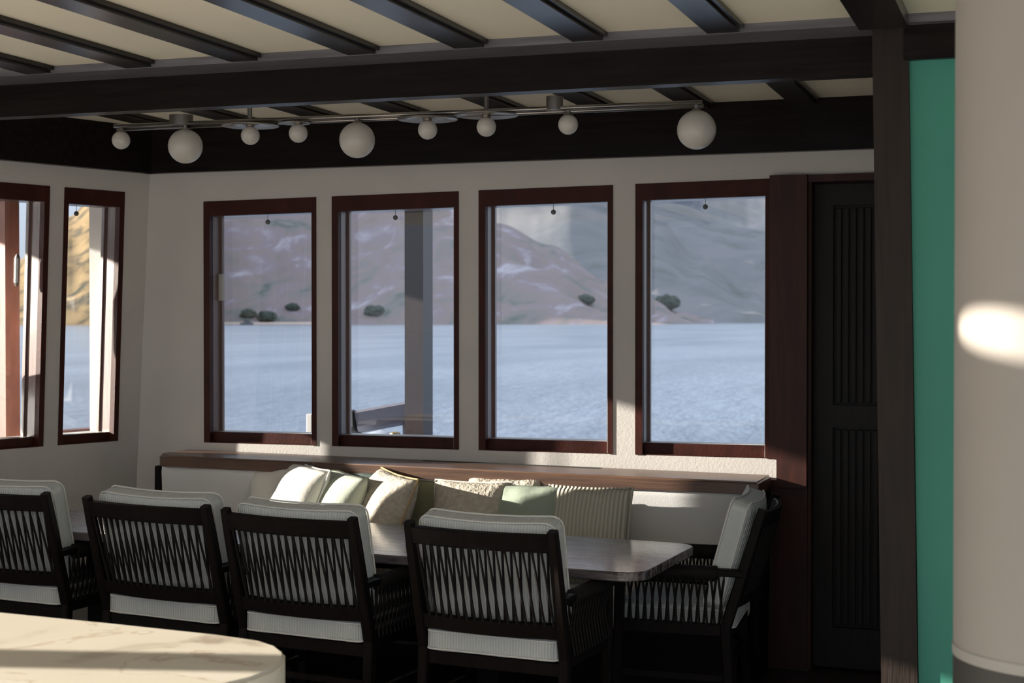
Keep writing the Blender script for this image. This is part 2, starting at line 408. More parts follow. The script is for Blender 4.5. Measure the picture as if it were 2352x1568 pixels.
# fascia boards at the heads of both walls
bm = B(); box(bm, -4.86, 1.0, -.05, 0, ZW, ZC, PB)
struct('trim_4', bm, dwood, 'dark fascia board along the top of the back wall', 'trim')
bm = B(); box(bm, .0, 3.6, -.05, 0, ZW, ZC, PL)
struct('trim_5', bm, dwood, 'dark fascia board along the top of the left wall', 'trim')
# header beam with its stepped cornice
hb = empty('header_beam', (-2.0, 5.9, 2.62)); tag(hb, 'long dark header beam crossing the ceiling in front of the lamp', 'beam')
bm = B(); box(bm, -3.6, 3.4, -.0, .085, .005, .18)
o_ = obj('beam', bm, dwood, hb); 
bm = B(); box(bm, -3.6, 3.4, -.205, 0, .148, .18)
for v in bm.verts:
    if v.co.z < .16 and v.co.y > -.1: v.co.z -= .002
obj('cornice', bm, mat('cornice_wood_sheen', (.17,.17,.195), .3, spec=.6, col2=(.11,.105,.12), nscale=4, stretch=(.6,10,10), bump=.05, bscale=20), hb)  # pale grey colour stands in for the sheen on the dark wood
# battens running away from the camera
battens = [-6.02, -5.53, -5.04, -4.55, -4.06, -3.57, -3.075, -2.555, -2.10, -1.625, -1.11]
rootb = None
ordn = ['first','second','third','fourth','fifth','sixth','seventh','eighth','ninth','tenth','eleventh']
def batten_bm(w, y0, y1):
    bm = B(); box(bm, -w/2, w/2-.018, y0, y1, -.030, 0); box(bm, w/2-.018, w/2, y0, y1, -.017, 0); return bm
front_lab = {-4.55:'dark ceiling batten at the top left corner of the picture, before the header beam', -4.06:'dark ceiling batten second from the left before the header beam',
 -3.57:'dark ceiling batten third from the left before the header beam', -3.075:'dark ceiling batten fourth from the left before the header beam', -2.555:'dark ceiling batten fifth from the left before the header beam',
 -2.10:'dark ceiling batten sixth from the left before the header beam', -1.625:'dark ceiling batten second from the right before the header beam, above the big right globe', -1.11:'rightmost narrow dark batten before the header beam'}
bf = None
o_ = obj('ceiling_batten', batten_bm(.135, 3.2, 5.695), dwoody); o_.location = (-4.55, 0, ZC); tag(o_, front_lab[-4.55], 'ceiling batten', 'ceiling battens before the header beam')
for x in battens:
    if x not in front_lab or x == -4.55: continue
    if bf is None:
        bf = obj('ceiling_batten', batten_bm(.135, -1.4, 5.695), dwoody); o_ = bf
    else: o_ = bf.copy(); COL.objects.link(o_)
    o_.location = (x, 0, ZC); tag(o_, front_lab[x], 'ceiling batten', 'ceiling battens before the header beam')
bb = None
nb = [x for x in (-4.55,-4.06,-3.57,-3.075,-2.555,-2.10,-1.625,-1.11)]
names = ['leftmost dark batten behind the header beam, over the first lamp globe', 'second dark batten from the left behind the header beam', 'third dark batten from the left behind the header beam',
 'fourth dark batten from the left behind the header beam', 'fifth dark batten from the left behind the header beam, above the lamp', 'sixth dark batten from the left behind the header beam',
 'seventh dark batten from the left behind the header beam, above the small right globe', 'rightmost dark batten behind the header beam, right of the lamp']
for x, lab in zip(nb, names):
    if bb is None: bb = obj('ceiling_batten', batten_bm(.135, 5.99, 7.695), dwoody); o_ = bb
    else: o_ = bb.copy(); COL.objects.link(o_)
    o_.location = (x, 0, ZC); tag(o_, lab, 'ceiling batten', 'ceiling battens behind the header beam')
bm = B(); box(bm, -.63, -.46, -1.4, 5.69, ZC-.05, ZC); box(bm, -.63, -.30, 5.99, 7.69, ZC-.09, ZC)
tag(obj('ceiling_girder', bm, dwoody), 'wide dark girder on the ceiling at the upper right, meeting the post', 'ceiling girder')
# post, partition, and right side
p = empty('corner_post', (-.53, 5.80, 0)); tag(p, 'dark square timber post right of the door, beside the green panel', 'post')
bm = B()
v_ = []
for z, xa, xb in ((deck(-.5), -.545, -.418), (2.80, -.592, -.466)):
    for y in (5.75, 5.98): v_ += [bm.verts.new((xa+.53, y-5.80, z)), bm.verts.new((xb+.53, y-5.80, z))]
for q_ in [(0,1,3,2),(4,6,7,5),(0,4,5,1),(2,3,7,6),(0,2,6,4),(1,5,7,3)]: bm.faces.new([v_[i] for i in q_])
obj('post_shaft', bm, postw, p)
bm = B()
v_ = []
for z, xa in ((0, -.415), (2.645, -.463)):
    for y in (5.77, 5.83): v_ += [bm.verts.new((xa, y, z)), bm.verts.new((1.3, y, z))]
for q_ in [(0,1,3,2),(4,6,7,5),(0,4,5,1),(2,3,7,6),(0,2,6,4),(1,5,7,3)]: bm.faces.new([v_[i] for i in q_])
tag(obj('partition_panel', bm, green), 'tall sea-green painted panel between the dark post and the round column', 'panel')
bm = B(); box(bm, -.48, 1.3, 5.74, 5.90, 2.645, ZC)
struct('trim_6', bm, dwood, 'dark lintel above the green panel', 'trim')
bm = B(); box(bm, 2.4, 2.5, 3.2, 8.2, -.1, ZC)
struct('wall_right', bm, paint, 'painted right side wall beyond the column', 'wall')

# round column
c_ = empty('round_column', (.055, 3.50, deck(.05))); tag(c_, 'thick round cream column with charcoal and green bands at its foot', 'column')
for nm, z0, z1, r, m in (('column_foot', 0, .955, .2395, dgreen), ('dark_band', .955, 1.028, .240, blackb), ('grey_ring', 1.028, 1.05, .2415, greyb), ('column_shaft', 1.05, 2.80, .2395, colp)):
    bm = B(); lathe(bm, [(0, z0), (r, z0), (r, z1), (0, z1)], n=96); o_ = shade_auto(obj(nm, bm, m, c_))
    if nm == 'column_foot': o_['label'] = 'deep green painted foot'

# ================================================================ FURNITURE
def furn(name, x, y, rz=0):
    o = empty(name, (x, y, deck(x))); 
    M = Matrix.Rotation(S, 4, 'Y') @ Matrix.Rotation(rz, 4, 'Z')
    o.rotation_euler = M.to_euler(); return o

# ---- dining table
T = furn('dining_table', -2.98, 6.44, -.045); tag(T, 'long dark plank dining table with rounded corners before the banquette', 'table')
bm = B(); rounded_slab(bm, -1.62, 1.515, -.46, .41, .697, .735, (.10,.10,.10,.10)); o_ = shade_auto(obj('tabletop', bm, tablew, T))
bm = B(); box(bm, -1.45, 1.08, -.36, .30, .66, .6965, bev=.003); obj('apron', bm, chairw, T)
for sx_ in (-1.15, .80):
    bm = B(); box(bm, sx_-.05, sx_+.05, -.28, .22, .03, .66, bev=.006); box(bm, sx_-.06, sx_+.06, -.36, .30, 0, .03, bev=.004); obj('leg', bm, chairw, T)
bm = B(); box(bm, -1.10, .76, -.06, 0, .22, .28); obj('stretcher', bm, chairw, T)

# ---- dining chair, facing +y
def arc_y(x, w, bulge): return -bulge*(1-(x/w)**2)
def soft_box(w, d, h, rx, n=(10,10,4), puff=.012, seed=0):
    """box cushion with rounded edges, centred on its base"""
    bm = B(); bmesh.ops.create_cube(bm, size=1)
    bmesh.ops.subdivide_edges(bm, edges=bm.edges[:], cuts=9, use_grid_fill=True)
    for v in bm.verts:
        p = Vector((v.co.x*w, v.co.y*d, v.co.z*h))
        q_ = Vector((max(-w/2+rx, min(w/2-rx, p.x)), max(-d/2+rx, min(d/2-rx, p.y)), max(-h/2+rx, min(h/2-rx, p.z))))
        dlt = p-q_
        if dlt.length > 1e-6: p = q_+dlt.normalized()*rx
        u_, v_, s_ = 2*p.x/w, 2*p.y/d, 2*p.z/h
        fall = max(0, (1-u_*u_))*max(0, (1-v_*v_))
        p.z += puff*fall*(1 if s_ > 0 else -.2)
        p += Vector((0, 0, .004*noise.noise(Vector((p.x*7+seed, p.y*7, p.z*7)))))
        v.co = p
    return bm
def make_chair():
    c = furn('dining_chair', 0, 0)
    W2 = .30
    def backy(z):                      # line of the back posts
        return -.17-.30*max(0, z-.42) if z > .42 else -.17-.03*(.42-z)/.42
    for sx_ in (-1, 1):
        bm = B(); x = sx_*W2
        zs = [0, .2, .42, .6, .8, .915]
        sweep(bm, [(x, backy(z), z) for z in zs], [.034,.038,.042,.042,.040,.036], [.036,.042,.048,.046,.042,.036], lambda i: (1,0,0))
        obj('rear_leg', bm, chairw, c)
        bm = B(); sweep(bm, [(x*1.02, .30, 0), (x*1.02, .285, .35), (x*1.02, .28, .635)], .038, .042, lambda i: (1,0,0)); obj('front_leg', bm, chairw, c)
        bm = B(); ya = backy(.65)
        sweep(bm, [(x*1.02, ya, .648), (x*1.02, ya+.06, .650), (x*1.02, .20, .645), (x*1.02, .31, .640)], .046, .030, lambda i: (1,0,0)); a_ = obj('armrest', bm, chairw, c)
        bm = B(); tube(bm, [(x*1.02, ya+.10, .645), (x*1.02, ya+.11, .645), (x*1.02, .24, .640), (x*1.02, .25, .640)], [.02,.031,.031,.02], 12)
        k_ = 0; y = ya+.11
        while y < .24:                 # rope turns round the arm
            ring = [Vector((x*1.02+.0305*math.cos(a), y+.0045*a/(2*PI), .6425+.0305*math.sin(a))) for a in [2*PI*j/10 for j in range(11)]]
            y += .0095
            tube(bm, ring, .0038, 5, cap=False)
        obj('rope_wrap', bm, ropem, a_, smooth=True)
        bm = B(); n = 14              # side strands, crossing between arm and seat rail
        for i in range(n):
            y0 = -.15+.42*i/(n-1)
            for s_ in (-1, 1):
                ya_, yb_ = y0-s_*.010, y0+s_*.010
                tube(bm, [(x*1.02+s_*.024, ya_, .635), (x*1.02+s_*.004, y0, .535), (x*1.02+s_*.020, yb_, .43)], .0052, 6)
        obj('side_rope', bm, ropem, c)
    # back rails, bowed
    N = 12
    def rail(z, h, th, bulge=.045):
        bm = B(); xs_ = [-W2+2*W2*i/N for i in range(N+1)]
        sweep(bm, [(x, backy(z)+arc_y(x, W2, bulge), z) for x in xs_], h, th, lambda i: (0,-.28,1)); return bm
    obj('top_rail', rail(.868, .068, .026), chairw, c)
    obj('lower_rail', rail(.53, .060, .026), chairw, c)
    bm = B(); n = 16
    for i in range(n):
        xa = -W2+.04+(2*W2-.08)*i/(n-1)
        for s_ in (-1, 1):
            for (da, db) in ((-.009, .011),):
                pts = []
                for j in range(3):
                    f_ = j/2; z = .838-(.838-.552)*f_; xx = xa+s_*(da+(db-da)*f_) + (.006 if s_ > 0 else 0)
                    pts.append((xx, backy(z)+arc_y(xx, W2, .045)-s_*.016, z))
                tube(bm, pts, .0050, 6)
    obj('back_rope', bm, ropem, c)
    # seat frame
    bm = B()
    box(bm, -.30, .30, .255, .295, .385, .435, bev=.004); box(bm, -.29, .29, -.185, -.150, .355, .405, bev=.004)
    for sx_ in (-1, 1): box(bm, sx_*.30-.016, sx_*.30+.016, -.16, .28, .385, .435, bev=.004)
    for i in range(5): box(bm, -.22+.11*i-.02, -.22+.11*i+.02, -.16, .27, .388, .402)
    obj('seat_frame', bm, chairw, c)
    bm = B()
    for sx_ in (-1, 1): box(bm, sx_*.30-.011, sx_*.30+.011, -.18, .29, .20, .225)
    box(bm, -.30, .30, -.19, -.168, .24, .265); obj('stretcher', bm, chairw, c)
    # seat cushion
    bm = soft_box(.555, .50, .098, .022, puff=.014); bmesh.ops.translate(bm, verts=bm.verts, vec=(0, .045, .455))
    sc = obj('seat_cushion', bm, chaircl, c, smooth=True)
    def piping(w, d, r, z, off, tilt=None):
        bm = B(); pts = []
        for cx_, cy_, a0 in ((w/2-r, -d/2+r, -PI/2), (w/2-r, d/2-r, 0), (-w/2+r, d/2-r, PI/2), (-w/2+r, -d/2+r, PI)):
            for j in range(5):
                a = a0+PI/2*j/4; pts.append(Vector((cx_+r*math.cos(a), cy_+r*math.sin(a), z)))
        pts.append(pts[0]); tube(bm, pts, .0042, 6, cap=False)
        if tilt is not None: bmesh.ops.transform(bm, matrix=tilt, verts=bm.verts)
        else: bmesh.ops.translate(bm, verts=bm.verts, vec=off)
        return bm
    obj('piping', piping(.557, .502, .03, .032, (0, .045, .455)), chairpl, sc, smooth=True)
    obj('piping', piping(.557, .502, .03, -.036, (0, .045, .455)), chairpl, sc, smooth=True)
    # back cushion: built lying, then stood up against the back
    M = Matrix.Translation((0, -.172, .715)) @ Matrix.Rotation(math.radians(90+15), 4, 'X')
    bm = soft_box(.575, .47, .105, .03, puff=.02, seed=4)
    for v in bm.verts: v.co.z += .038*(1-(v.co.x/.29)**2)*.9-.01
    bmesh.ops.transform(bm, matrix=M, verts=bm.verts)
    bc = obj('back_cushion', bm, chaircl, c, smooth=True)
    for zz in (.036, -.036):
        bm = B(); w, d_, r = .578, .473, .045; pts = []
        for cx_, cy_, a0 in ((w/2-r, -d_/2+r, -PI/2), (w/2-r, d_/2-r, 0), (-w/2+r, d_/2-r, PI/2), (-w/2+r, -d_/2+r, PI)):
            for j in range(9):
                a = a0+PI/2*j/8; x = cx_+r*math.cos(a); pts.append(Vector((x, cy_+r*math.sin(a), 0)))
        full = []
        for i in range(len(pts)):
            a, b2 = pts[i], pts[(i+1) % len(pts)]
            full += [a.lerp(b2, j/4) for j in range(4)]
        full.append(full[0])
        for q_ in full: q_.z = zz+.038*(1-(q_.x/.29)**2)*.9-.01
        tube(bm, full, .0042, 6, cap=False); bmesh.ops.transform(bm, matrix=M, verts=bm.verts)
        obj('piping', bm, chairpl, bc, smooth=True)
    return c
def place(o, x, y, rz):
    o.location = (x, y, deck(x)); o.rotation_euler = (Matrix.Rotation(S, 4, 'Y') @ Matrix.Rotation(rz, 4, 'Z')).to_euler()
chair = make_chair()
G = 'dark rope-back dining chairs round the long table'
spots = [(-2.005, 5.87, -.075, 'dark rope-back dining chair nearest the camera, right end of the row'),
         (-2.825, 5.92, -.105, 'dark rope-back dining chair second from the right in the row'),
         (-3.545, 6.04, -.125, 'dark rope-back dining chair third from the right in the row, left of centre'),
         (-4.40, 6.14, -.08, 'dark rope-back dining chair cut by the left edge of the picture'),
         (-1.46, 6.79, math.radians(94), 'dark rope-back armchair at the right head of the table, seen side on')]
for i, (x, y, rz, lab) in enumerate(spots):
    o_ = chair if i == 0 else dup(chair)
    place(o_, x, y, rz); tag(o_, lab, 'chair', G)
    if i < 4: o_.scale = (1.04 if i == 2 else .99, 1, 1.022)

# ---- banquette
BQ = furn('banquette', -2.92, 7.40); tag(BQ, 'long built-in banquette with pale upholstery and a wooden ledge under the windows', 'sofa')
XL, XR = -1.65, 1.63
bm = B()
# ledge: rounded at its left end
pts = []
r = .10
for j in range(7):
    a = PI/2*j/6; pts.append((XL+r-r*math.sin(PI/2-a) if False else XL+r-r*math.cos(a), -.02+r-r*math.sin(a)))
prof = [(XL, .345)] + pts + [(XR, -.02), (XR, .345)]
lo = [bm.verts.new((x, y, .895)) for x, y in prof]; hi = [bm.verts.new((x, y, .957)) for x, y in prof]
bm.faces.new(lo[::-1]); bm.faces.new(hi)
for k_ in range(len(prof)): bm.faces.new([lo[k_], lo[(k_+1)%len(prof)], hi[(k_+1)%len(prof)], hi[k_]])
bmesh.ops.bevel(bm, geom=[e_ for e_ in bm.edges if abs(e_.verts[0].co.z-.957) < 1e-4 and abs(e_.verts[1].co.z-.957) < 1e-4], offset=.01, segments=3, affect='EDGES')
lg = shade_auto(obj('ledge', bm, ledgew, BQ))
bm = B()
for i in range(5): box(bm, -.2, .77, .27+.012*i, .275+.012*i, .9565, .9585)
obj('vent_grille', bm, blackb, lg)
bm = B(); box(bm, XL, XL+.035, .0, .34, 0, .895, bev=.004); box(bm, XR-.04, XR, .0, .34, 0, .895, bev=.004); box(bm, XL, XR, .30, .34, 0, .895); box(bm, XL+.01, XR-.005, -.50, -.46, 0, .30); obj('carcass', bm, chairw, BQ)
# backrest pads
for a, b_, lab in ((XL+.035, XR-.045, None),):
    bm = soft_box(b_-a, .46, .13, .03, puff=.0)
    M = Matrix.Translation(((a+b_)/2, .072, .685)) @ Matrix.Rotation(math.radians(90+6), 4, 'X')
    bmesh.ops.transform(bm, matrix=M, verts=bm.verts); obj('backrest', bm, seatf, BQ, smooth=True)
bm = soft_box(XR-XL-.09, .54, .15, .04, puff=.01); bmesh.ops.translate(bm, verts=bm.verts, vec=(0, -.225, .375)); obj('seat_pad', bm, seatf, BQ, smooth=True)

# ---- throw cushions
def throw(name, w, h, th, m, label, x, y, z, yaw=0, lean=20, roll=0, pipe=None, seed=0):
    c = empty(name, (x, y, z+deck(x)))
    c.rotation_euler = (Matrix.Rotation(math.radians(yaw), 4, 'Z') @ Matrix.Rotation(-math.radians(lean), 4, 'X') @ Matrix.Rotation(math.radians(roll), 4, 'Y')).to_euler()
    tag(c, label, 'cushion', 'scatter cushions on the banquette')
    bm = B(); n = 22; front = {}; back = {}
    def prof(a): return max(0, 1-abs(a)**2.6)**.5
    for i in range(n+1):
        for j in range(n+1):
            a, b2 = 2*i/n-1, 2*j/n-1
            k1 = 1-.045*(1-a*a)*(abs(b2)**3); k2 = 1-.045*(1-b2*b2)*(abs(a)**3)      # edges bow inwards between the corners
            xx, zz = a*w/2*k2, b2*h/2*k1
            tt = th/2*prof(a)*prof(b2)
            nz = .010*noise.noise(Vector((a*2.2+seed, b2*2.2, seed)))*prof(a)*prof(b2)
            wr = .004*math.sin(9*a+seed)*(1-abs(b2))**0*abs(b2)**2*prof(a)
            edge = i in (0, n) or j in (0, n)
            front[i, j] = bm.verts.new((xx, -tt+nz-wr, zz+h/2))
            back[i, j] = front[i, j] if edge else bm.verts.new((xx, tt*.8, zz+h/2))
    for i in range(n):
        for j in range(n):
            bm.faces.new([front[i,j], front[i+1,j], front[i+1,j+1], front[i,j+1]])
            q_ = [back[i,j], back[i,j+1], back[i+1,j+1], back[i+1,j]]
            if len(set(q_)) == 4:
                try: bm.faces.new(q_)
                except ValueError: pass
    o_ = obj('cover', bm, m, c, smooth=True)
    if pipe:
        bm = B(); pts = []
        for s_ in range(4):
            for i in range(n):
                f_ = 2*i/n-1
                a, b2 = ((f_, -1), (1, f_), (-f_, 1), (-1, -f_))[s_]
                k1 = 1-.045*(1-a*a)*(abs(b2)**3); k2 = 1-.045*(1-b2*b2)*(abs(a)**3)
                pts.append((a*w/2*k2, 0, b2*h/2*k1+h/2))
        pts.append(pts[0]); tube(bm, pts, .0055, 6, cap=False); obj('piping', bm, pipe, c, smooth=True)
    return c
ZS = .462
throw('cushion', .40, .44, .11, white_c, 'pale cushion tucked behind, leftmost, only its top left corner showing', -3.755, 7.33, ZS+.03, -6, 9, -7, chairpl, 1)
throw('cushion', .46, .52, .24, white_c, 'bright white piped cushion leaning at the left end of the cushions', -3.71, 7.18, ZS, -42, 22, 2, chairpl, 2)
throw('cushion', .42, .47, .12, teal_c, 'dark grey-green cushion mostly hidden between the white and pale sage cushions', -3.44, 7.31, ZS, -10, 11, 2, None, 3)
throw('cushion', .46, .50, .23, sage_c, 'pale sage cushion second in front from the left', -3.48, 7.145, ZS, -43, 22, 2, None, 4)
throw('cushion', .46, .51, .23, text_c, 'white cushion with crackled texture and tan trim in the middle of the row', -3.20, 7.105, ZS, -42, 22, 3, tan_c, 5)
throw('cushion', .42, .45, .14, olive_c, 'olive velvet cushion in shade between the two crackled cushions', -2.90, 7.29, ZS, -4, 14, 0, None, 6)
throw('cushion', .41, .46, .23, text_c, 'flat crackled beige cushion facing the table, left of the sage one', -2.69, 7.20, ZS, 0, 15, 0, white_c, 7)
throw('cushion', .40, .46, .13, text_c, 'crackled cushion behind the beige and sage cushions, only its top showing', -2.55, 7.32, ZS+.01, 0, 9, 0, None, 8)
throw('cushion', .38, .45, .21, sage2_c, 'sage green cushion half in shadow, left of the ribbed cushion', -2.39, 7.19, ZS+.01, -4, 16, 0, None, 9)
throw('cushion', .42, .47, .15, rib_c, 'ribbed beige cushion, rightmost on the banquette', -2.075, 7.15, ZS, 1, 18, 0, rib_c, 10)

# ---- ceiling lamp
L = empty('linear_chandelier', (-2.81, 6.55, 2.80)); tag(L, 'long steel rail lamp with nine white glass globes hanging over the table', 'ceiling lamp')
lf = lambda x: x+2.81
bm = B()
for dy, dz in ((-.012, 0), (.016, -.012)):
    tube(bm, [(lf(-4.245), dy, -.147+dz), (lf(-1.375), dy, -.160+dz)], .0095, 12)
obj('rail', bm, steel, L, smooth=True)
for x in (-3.520, -2.347):
    bm = B(); tube(bm, [(lf(x), 0, 0), (lf(x), 0, -.15)], .011, 12); lathe(bm, [(0,0),(.05,0),(.05,-.012),(0,-.012)], (lf(x), 0, 0), 24); obj('stem', bm, steel, L)
for x, w, z0, z1 in ((-3.885, .056, -.155, -.108), (-2.03, .037, -.165, -.105)):
    bm = B(); lathe(bm, [(0, z0), (w, z0), (w, z1), (0, z1)], (lf(x), 0, 0), 32); shade_auto(obj('drum', bm, steel, L))
for x, r_, z in ((-3.518, .133, -.172), (-2.627, .135, -.178), (-2.347, .14, -.172), (-3.29, .075, -.168)):
    bm = B(); lathe(bm, [(0, z+.004), (r_*.5, z+.003), (r_, z), (r_, z-.003), (r_*.5, z-.001), (0, z)], (lf(x), 0, 0), 48); obj('disc', bm, steel, L, smooth=True)
for x, z, r_ in ((-4.215,2.586,.0435),(-3.863,2.544,.0815),(-3.518,2.582,.0435),(-3.27,2.583,.0435),(-2.973,2.540,.0815),(-2.627,2.574,.0435),(-2.347,2.576,.0435),(-1.969,2.571,.0435),(-1.401,2.526,.083)):
    bm = B(); sphere(bm, (lf(x), 0, z-2.80), r_, 40); g_ = obj('globe', bm, opal, L, smooth=True)
    bm = B(); tube(bm, [(lf(x), 0, z-2.80+r_*.97), (lf(x), 0, -.155)], .010, 10); lathe(bm, [(0, .012), (.019, .010), (.021, 0), (0, 0)], (lf(x), 0, z-2.80+r_*.94), 20); obj('cap', bm, steel, g_)

# ---- marble counter in the foreground
MT = empty('marble_counter', (-2.75, 3.0, deck(-2.75))); tag(MT, 'cream marble topped counter with a rounded end, blurred in the foreground', 'counter')
zt = .9-deck(-2.75)
bm = B()
# outline (plan): far edge from left to right, then a rounded right end coming back
out = [(-5.2, 3.93), (-2.765, 3.690), (-2.4, 3.655), (-2.05, 3.612)]
cxr, cyr = -2.03, 3.28
for j in range(1, 12):
    a = math.radians(82-172*j/11); out.append((cxr+.315*math.cos(a), cyr+.335*math.sin(a)))
out += [(-2.1, 2.93), (-5.2, 3.05)]
for zz, nm in ((0, 0),):
    lo = [bm.verts.new((x+2.75, y-3.0, zt-.09)) for x, y in out]; hi = [bm.verts.new((x+2.75, y-3.0, zt)) for x, y in out]
    bm.faces.new(lo[::-1]); bm.faces.new(hi)
    for k_ in range(len(out)): bm.faces.new([lo[k_], lo[(k_+1)%len(out)], hi[(k_+1)%len(out)], hi[k_]])
bmesh.ops.bevel(bm, geom=[e_ for e_ in bm.edges if e_.verts[0].co.z > zt-1e-4 and e_.verts[1].co.z > zt-1e-4], offset=.008, segments=3, affect='EDGES')
shade_auto(obj('marble_top', bm, marble, MT))
bm = B(); box(bm, -2.35, .55, .12, .52, 0, zt-.09); obj('counter_base', bm, dwood, MT)

# ================================================================ OUTSIDE
# side decks
bm = B(); box(bm, -7.5, 1.5, YB+TH, YB+1.9, -.12, -.02)
struct('trim_7', bm, teakd, 'narrow outer deck beyond the back windows', 'trim')
bm = B(); box(bm, -2.2, 3.4, TH, 2.6, -.12, -.02, PLv)
struct('trim_8', bm, teakd, 'outer deck beyond the left wall', 'trim')
# post beyond the second window
bm = B(); box(bm, 0, .125, 0, .16, -.05, 2.9)
o_ = obj('deck_post', bm, mat('outer_post_wood', (.028,.016,.018), .45, col2=(.020,.012,.013), nscale=3, stretch=(8,8,.6)))
o_.location = (-3.785, 9.05, 0); tag(o_, 'dark square deck post standing outside the second window', 'post')
# left side post and handrail
bm = B(); box(bm, .61, .70, .36, .44, -.05, 2.8, PLv)
tag(obj('deck_post', bm, teakd), 'reddish deck post outside the left wall window at the picture edge', 'post')
bm = B(); box(bm, -.95, 1.2, 1.15, 1.27, .985, 1.03, PLv, bev=.006)
hr = empty('handrail', PLv(Vector((0, 1.2, 0)))); tag(hr, 'reddish varnished handrail low behind the left wall windows', 'railing')
for v in bm.verts: v.co -= hr.location
obj('rail', bm, teakd, hr)
for tt in (-.9, -.2, .5, 1.1):
    bm = B(); box(bm, tt-.03, tt+.03, 1.18, 1.24, -.03, .985, PLv)
    for v in bm.verts: v.co -= hr.location
    obj('baluster', bm, teakd, hr)
# added fender-shaped blocker, out of frame under the overhang, keeping sun off the ledge
fe = empty('shade_blocker', (-6.0, 6.83, 0)); tag(fe, 'round shade blocker added out of frame, hanging by a line outside the left wall', 'shade blocker')
bm = B(); lathe(bm, [(0,1.25),(.05,1.26),(.10,1.30),(.14,1.38),(.14,1.54),(.10,1.62),(.04,1.66),(.03,1.72),(0,1.72)], n=24); obj('blocker_body', bm, lav, fe, smooth=True)
bm = B(); tube(bm, [(0,0,1.70),(0,0,2.82)], .006, 6); obj('line', bm, cordm, fe)
f2 = dup(fe, label='long shade blocker added out of frame, tied up high outside the corner window'); f2.location = (-6.0, 7.19, -.525); f2.scale = (.95, .8, 1.7)  # second added blocker, keeps sun off the wall between the left windows
for ch in list(f2.children):
    if ch.name.startswith('line'): bpy.data.objects.remove(ch)
bm = B(); tube(bm, [(0,0,1.70),(0,0,1.965)], .006, 6); obj('line', bm, cordm, f2)
# crane arm, folded cover and fitting outside the second window
ca = empty('deck_crane', (-3.99, 9.35, -.03)); tag(ca, 'lavender-grey crane arm low outside the second window, left of the post', 'crane')
bm = B(); sweep(bm, [(-.26, 0, 1.085), (.10, .15, 1.155)], .13, .14, lambda i: (0, .3, 1)); obj('arm', bm, lav, ca)
bm = B(); sweep(bm, [(-.29, 0, 1.080), (-.255, 0, 1.086)], .145, .15, lambda i: (0, .3, 1)); obj('end_cap', bm, blackb, ca)
bm = B(); tube(bm, [(.06, .14, 1.10), (.06, .14, 0)], .05, 16); obj('pedestal', bm, lav, ca)
cv = empty('canvas_cover', (-4.02, 9.2, -.03)); tag(cv, 'pale blue folded canvas cover under the grey crane arm', 'cover')
bm = B(); lathe(bm, [(0, 0), (.26, 0), (.27, .6), (.25, .93), (.16, 1.01), (0, 1.05)], n=24)
for v in bm.verts: v.co.x += .015*noise.noise(v.co*6)
obj('cover', bm, canvas, cv, smooth=True)
bm = B(); lathe(bm, [(0, 0), (.05, 0), (.05, .9), (.026, .96), (.026, 1.03), (.036, 1.045), (0, 1.06)], n=16)
o_ = obj('bollard', bm, brass, smooth=True); o_.location = (-3.83, 9.0, -.03); tag(o_, 'small brass deck fitting at the foot of the outside post', 'deck fitting')
bm = B(); box(bm, -.022, .022, -.02, .02, 0, 1.15, bev=.008)
o_ = obj('deck_stanchion', bm, whitem); o_.location = (-4.46, 9.1, -.03); tag(o_, 'short white stanchion at the lower right of the leftmost back window', 'stanchion')

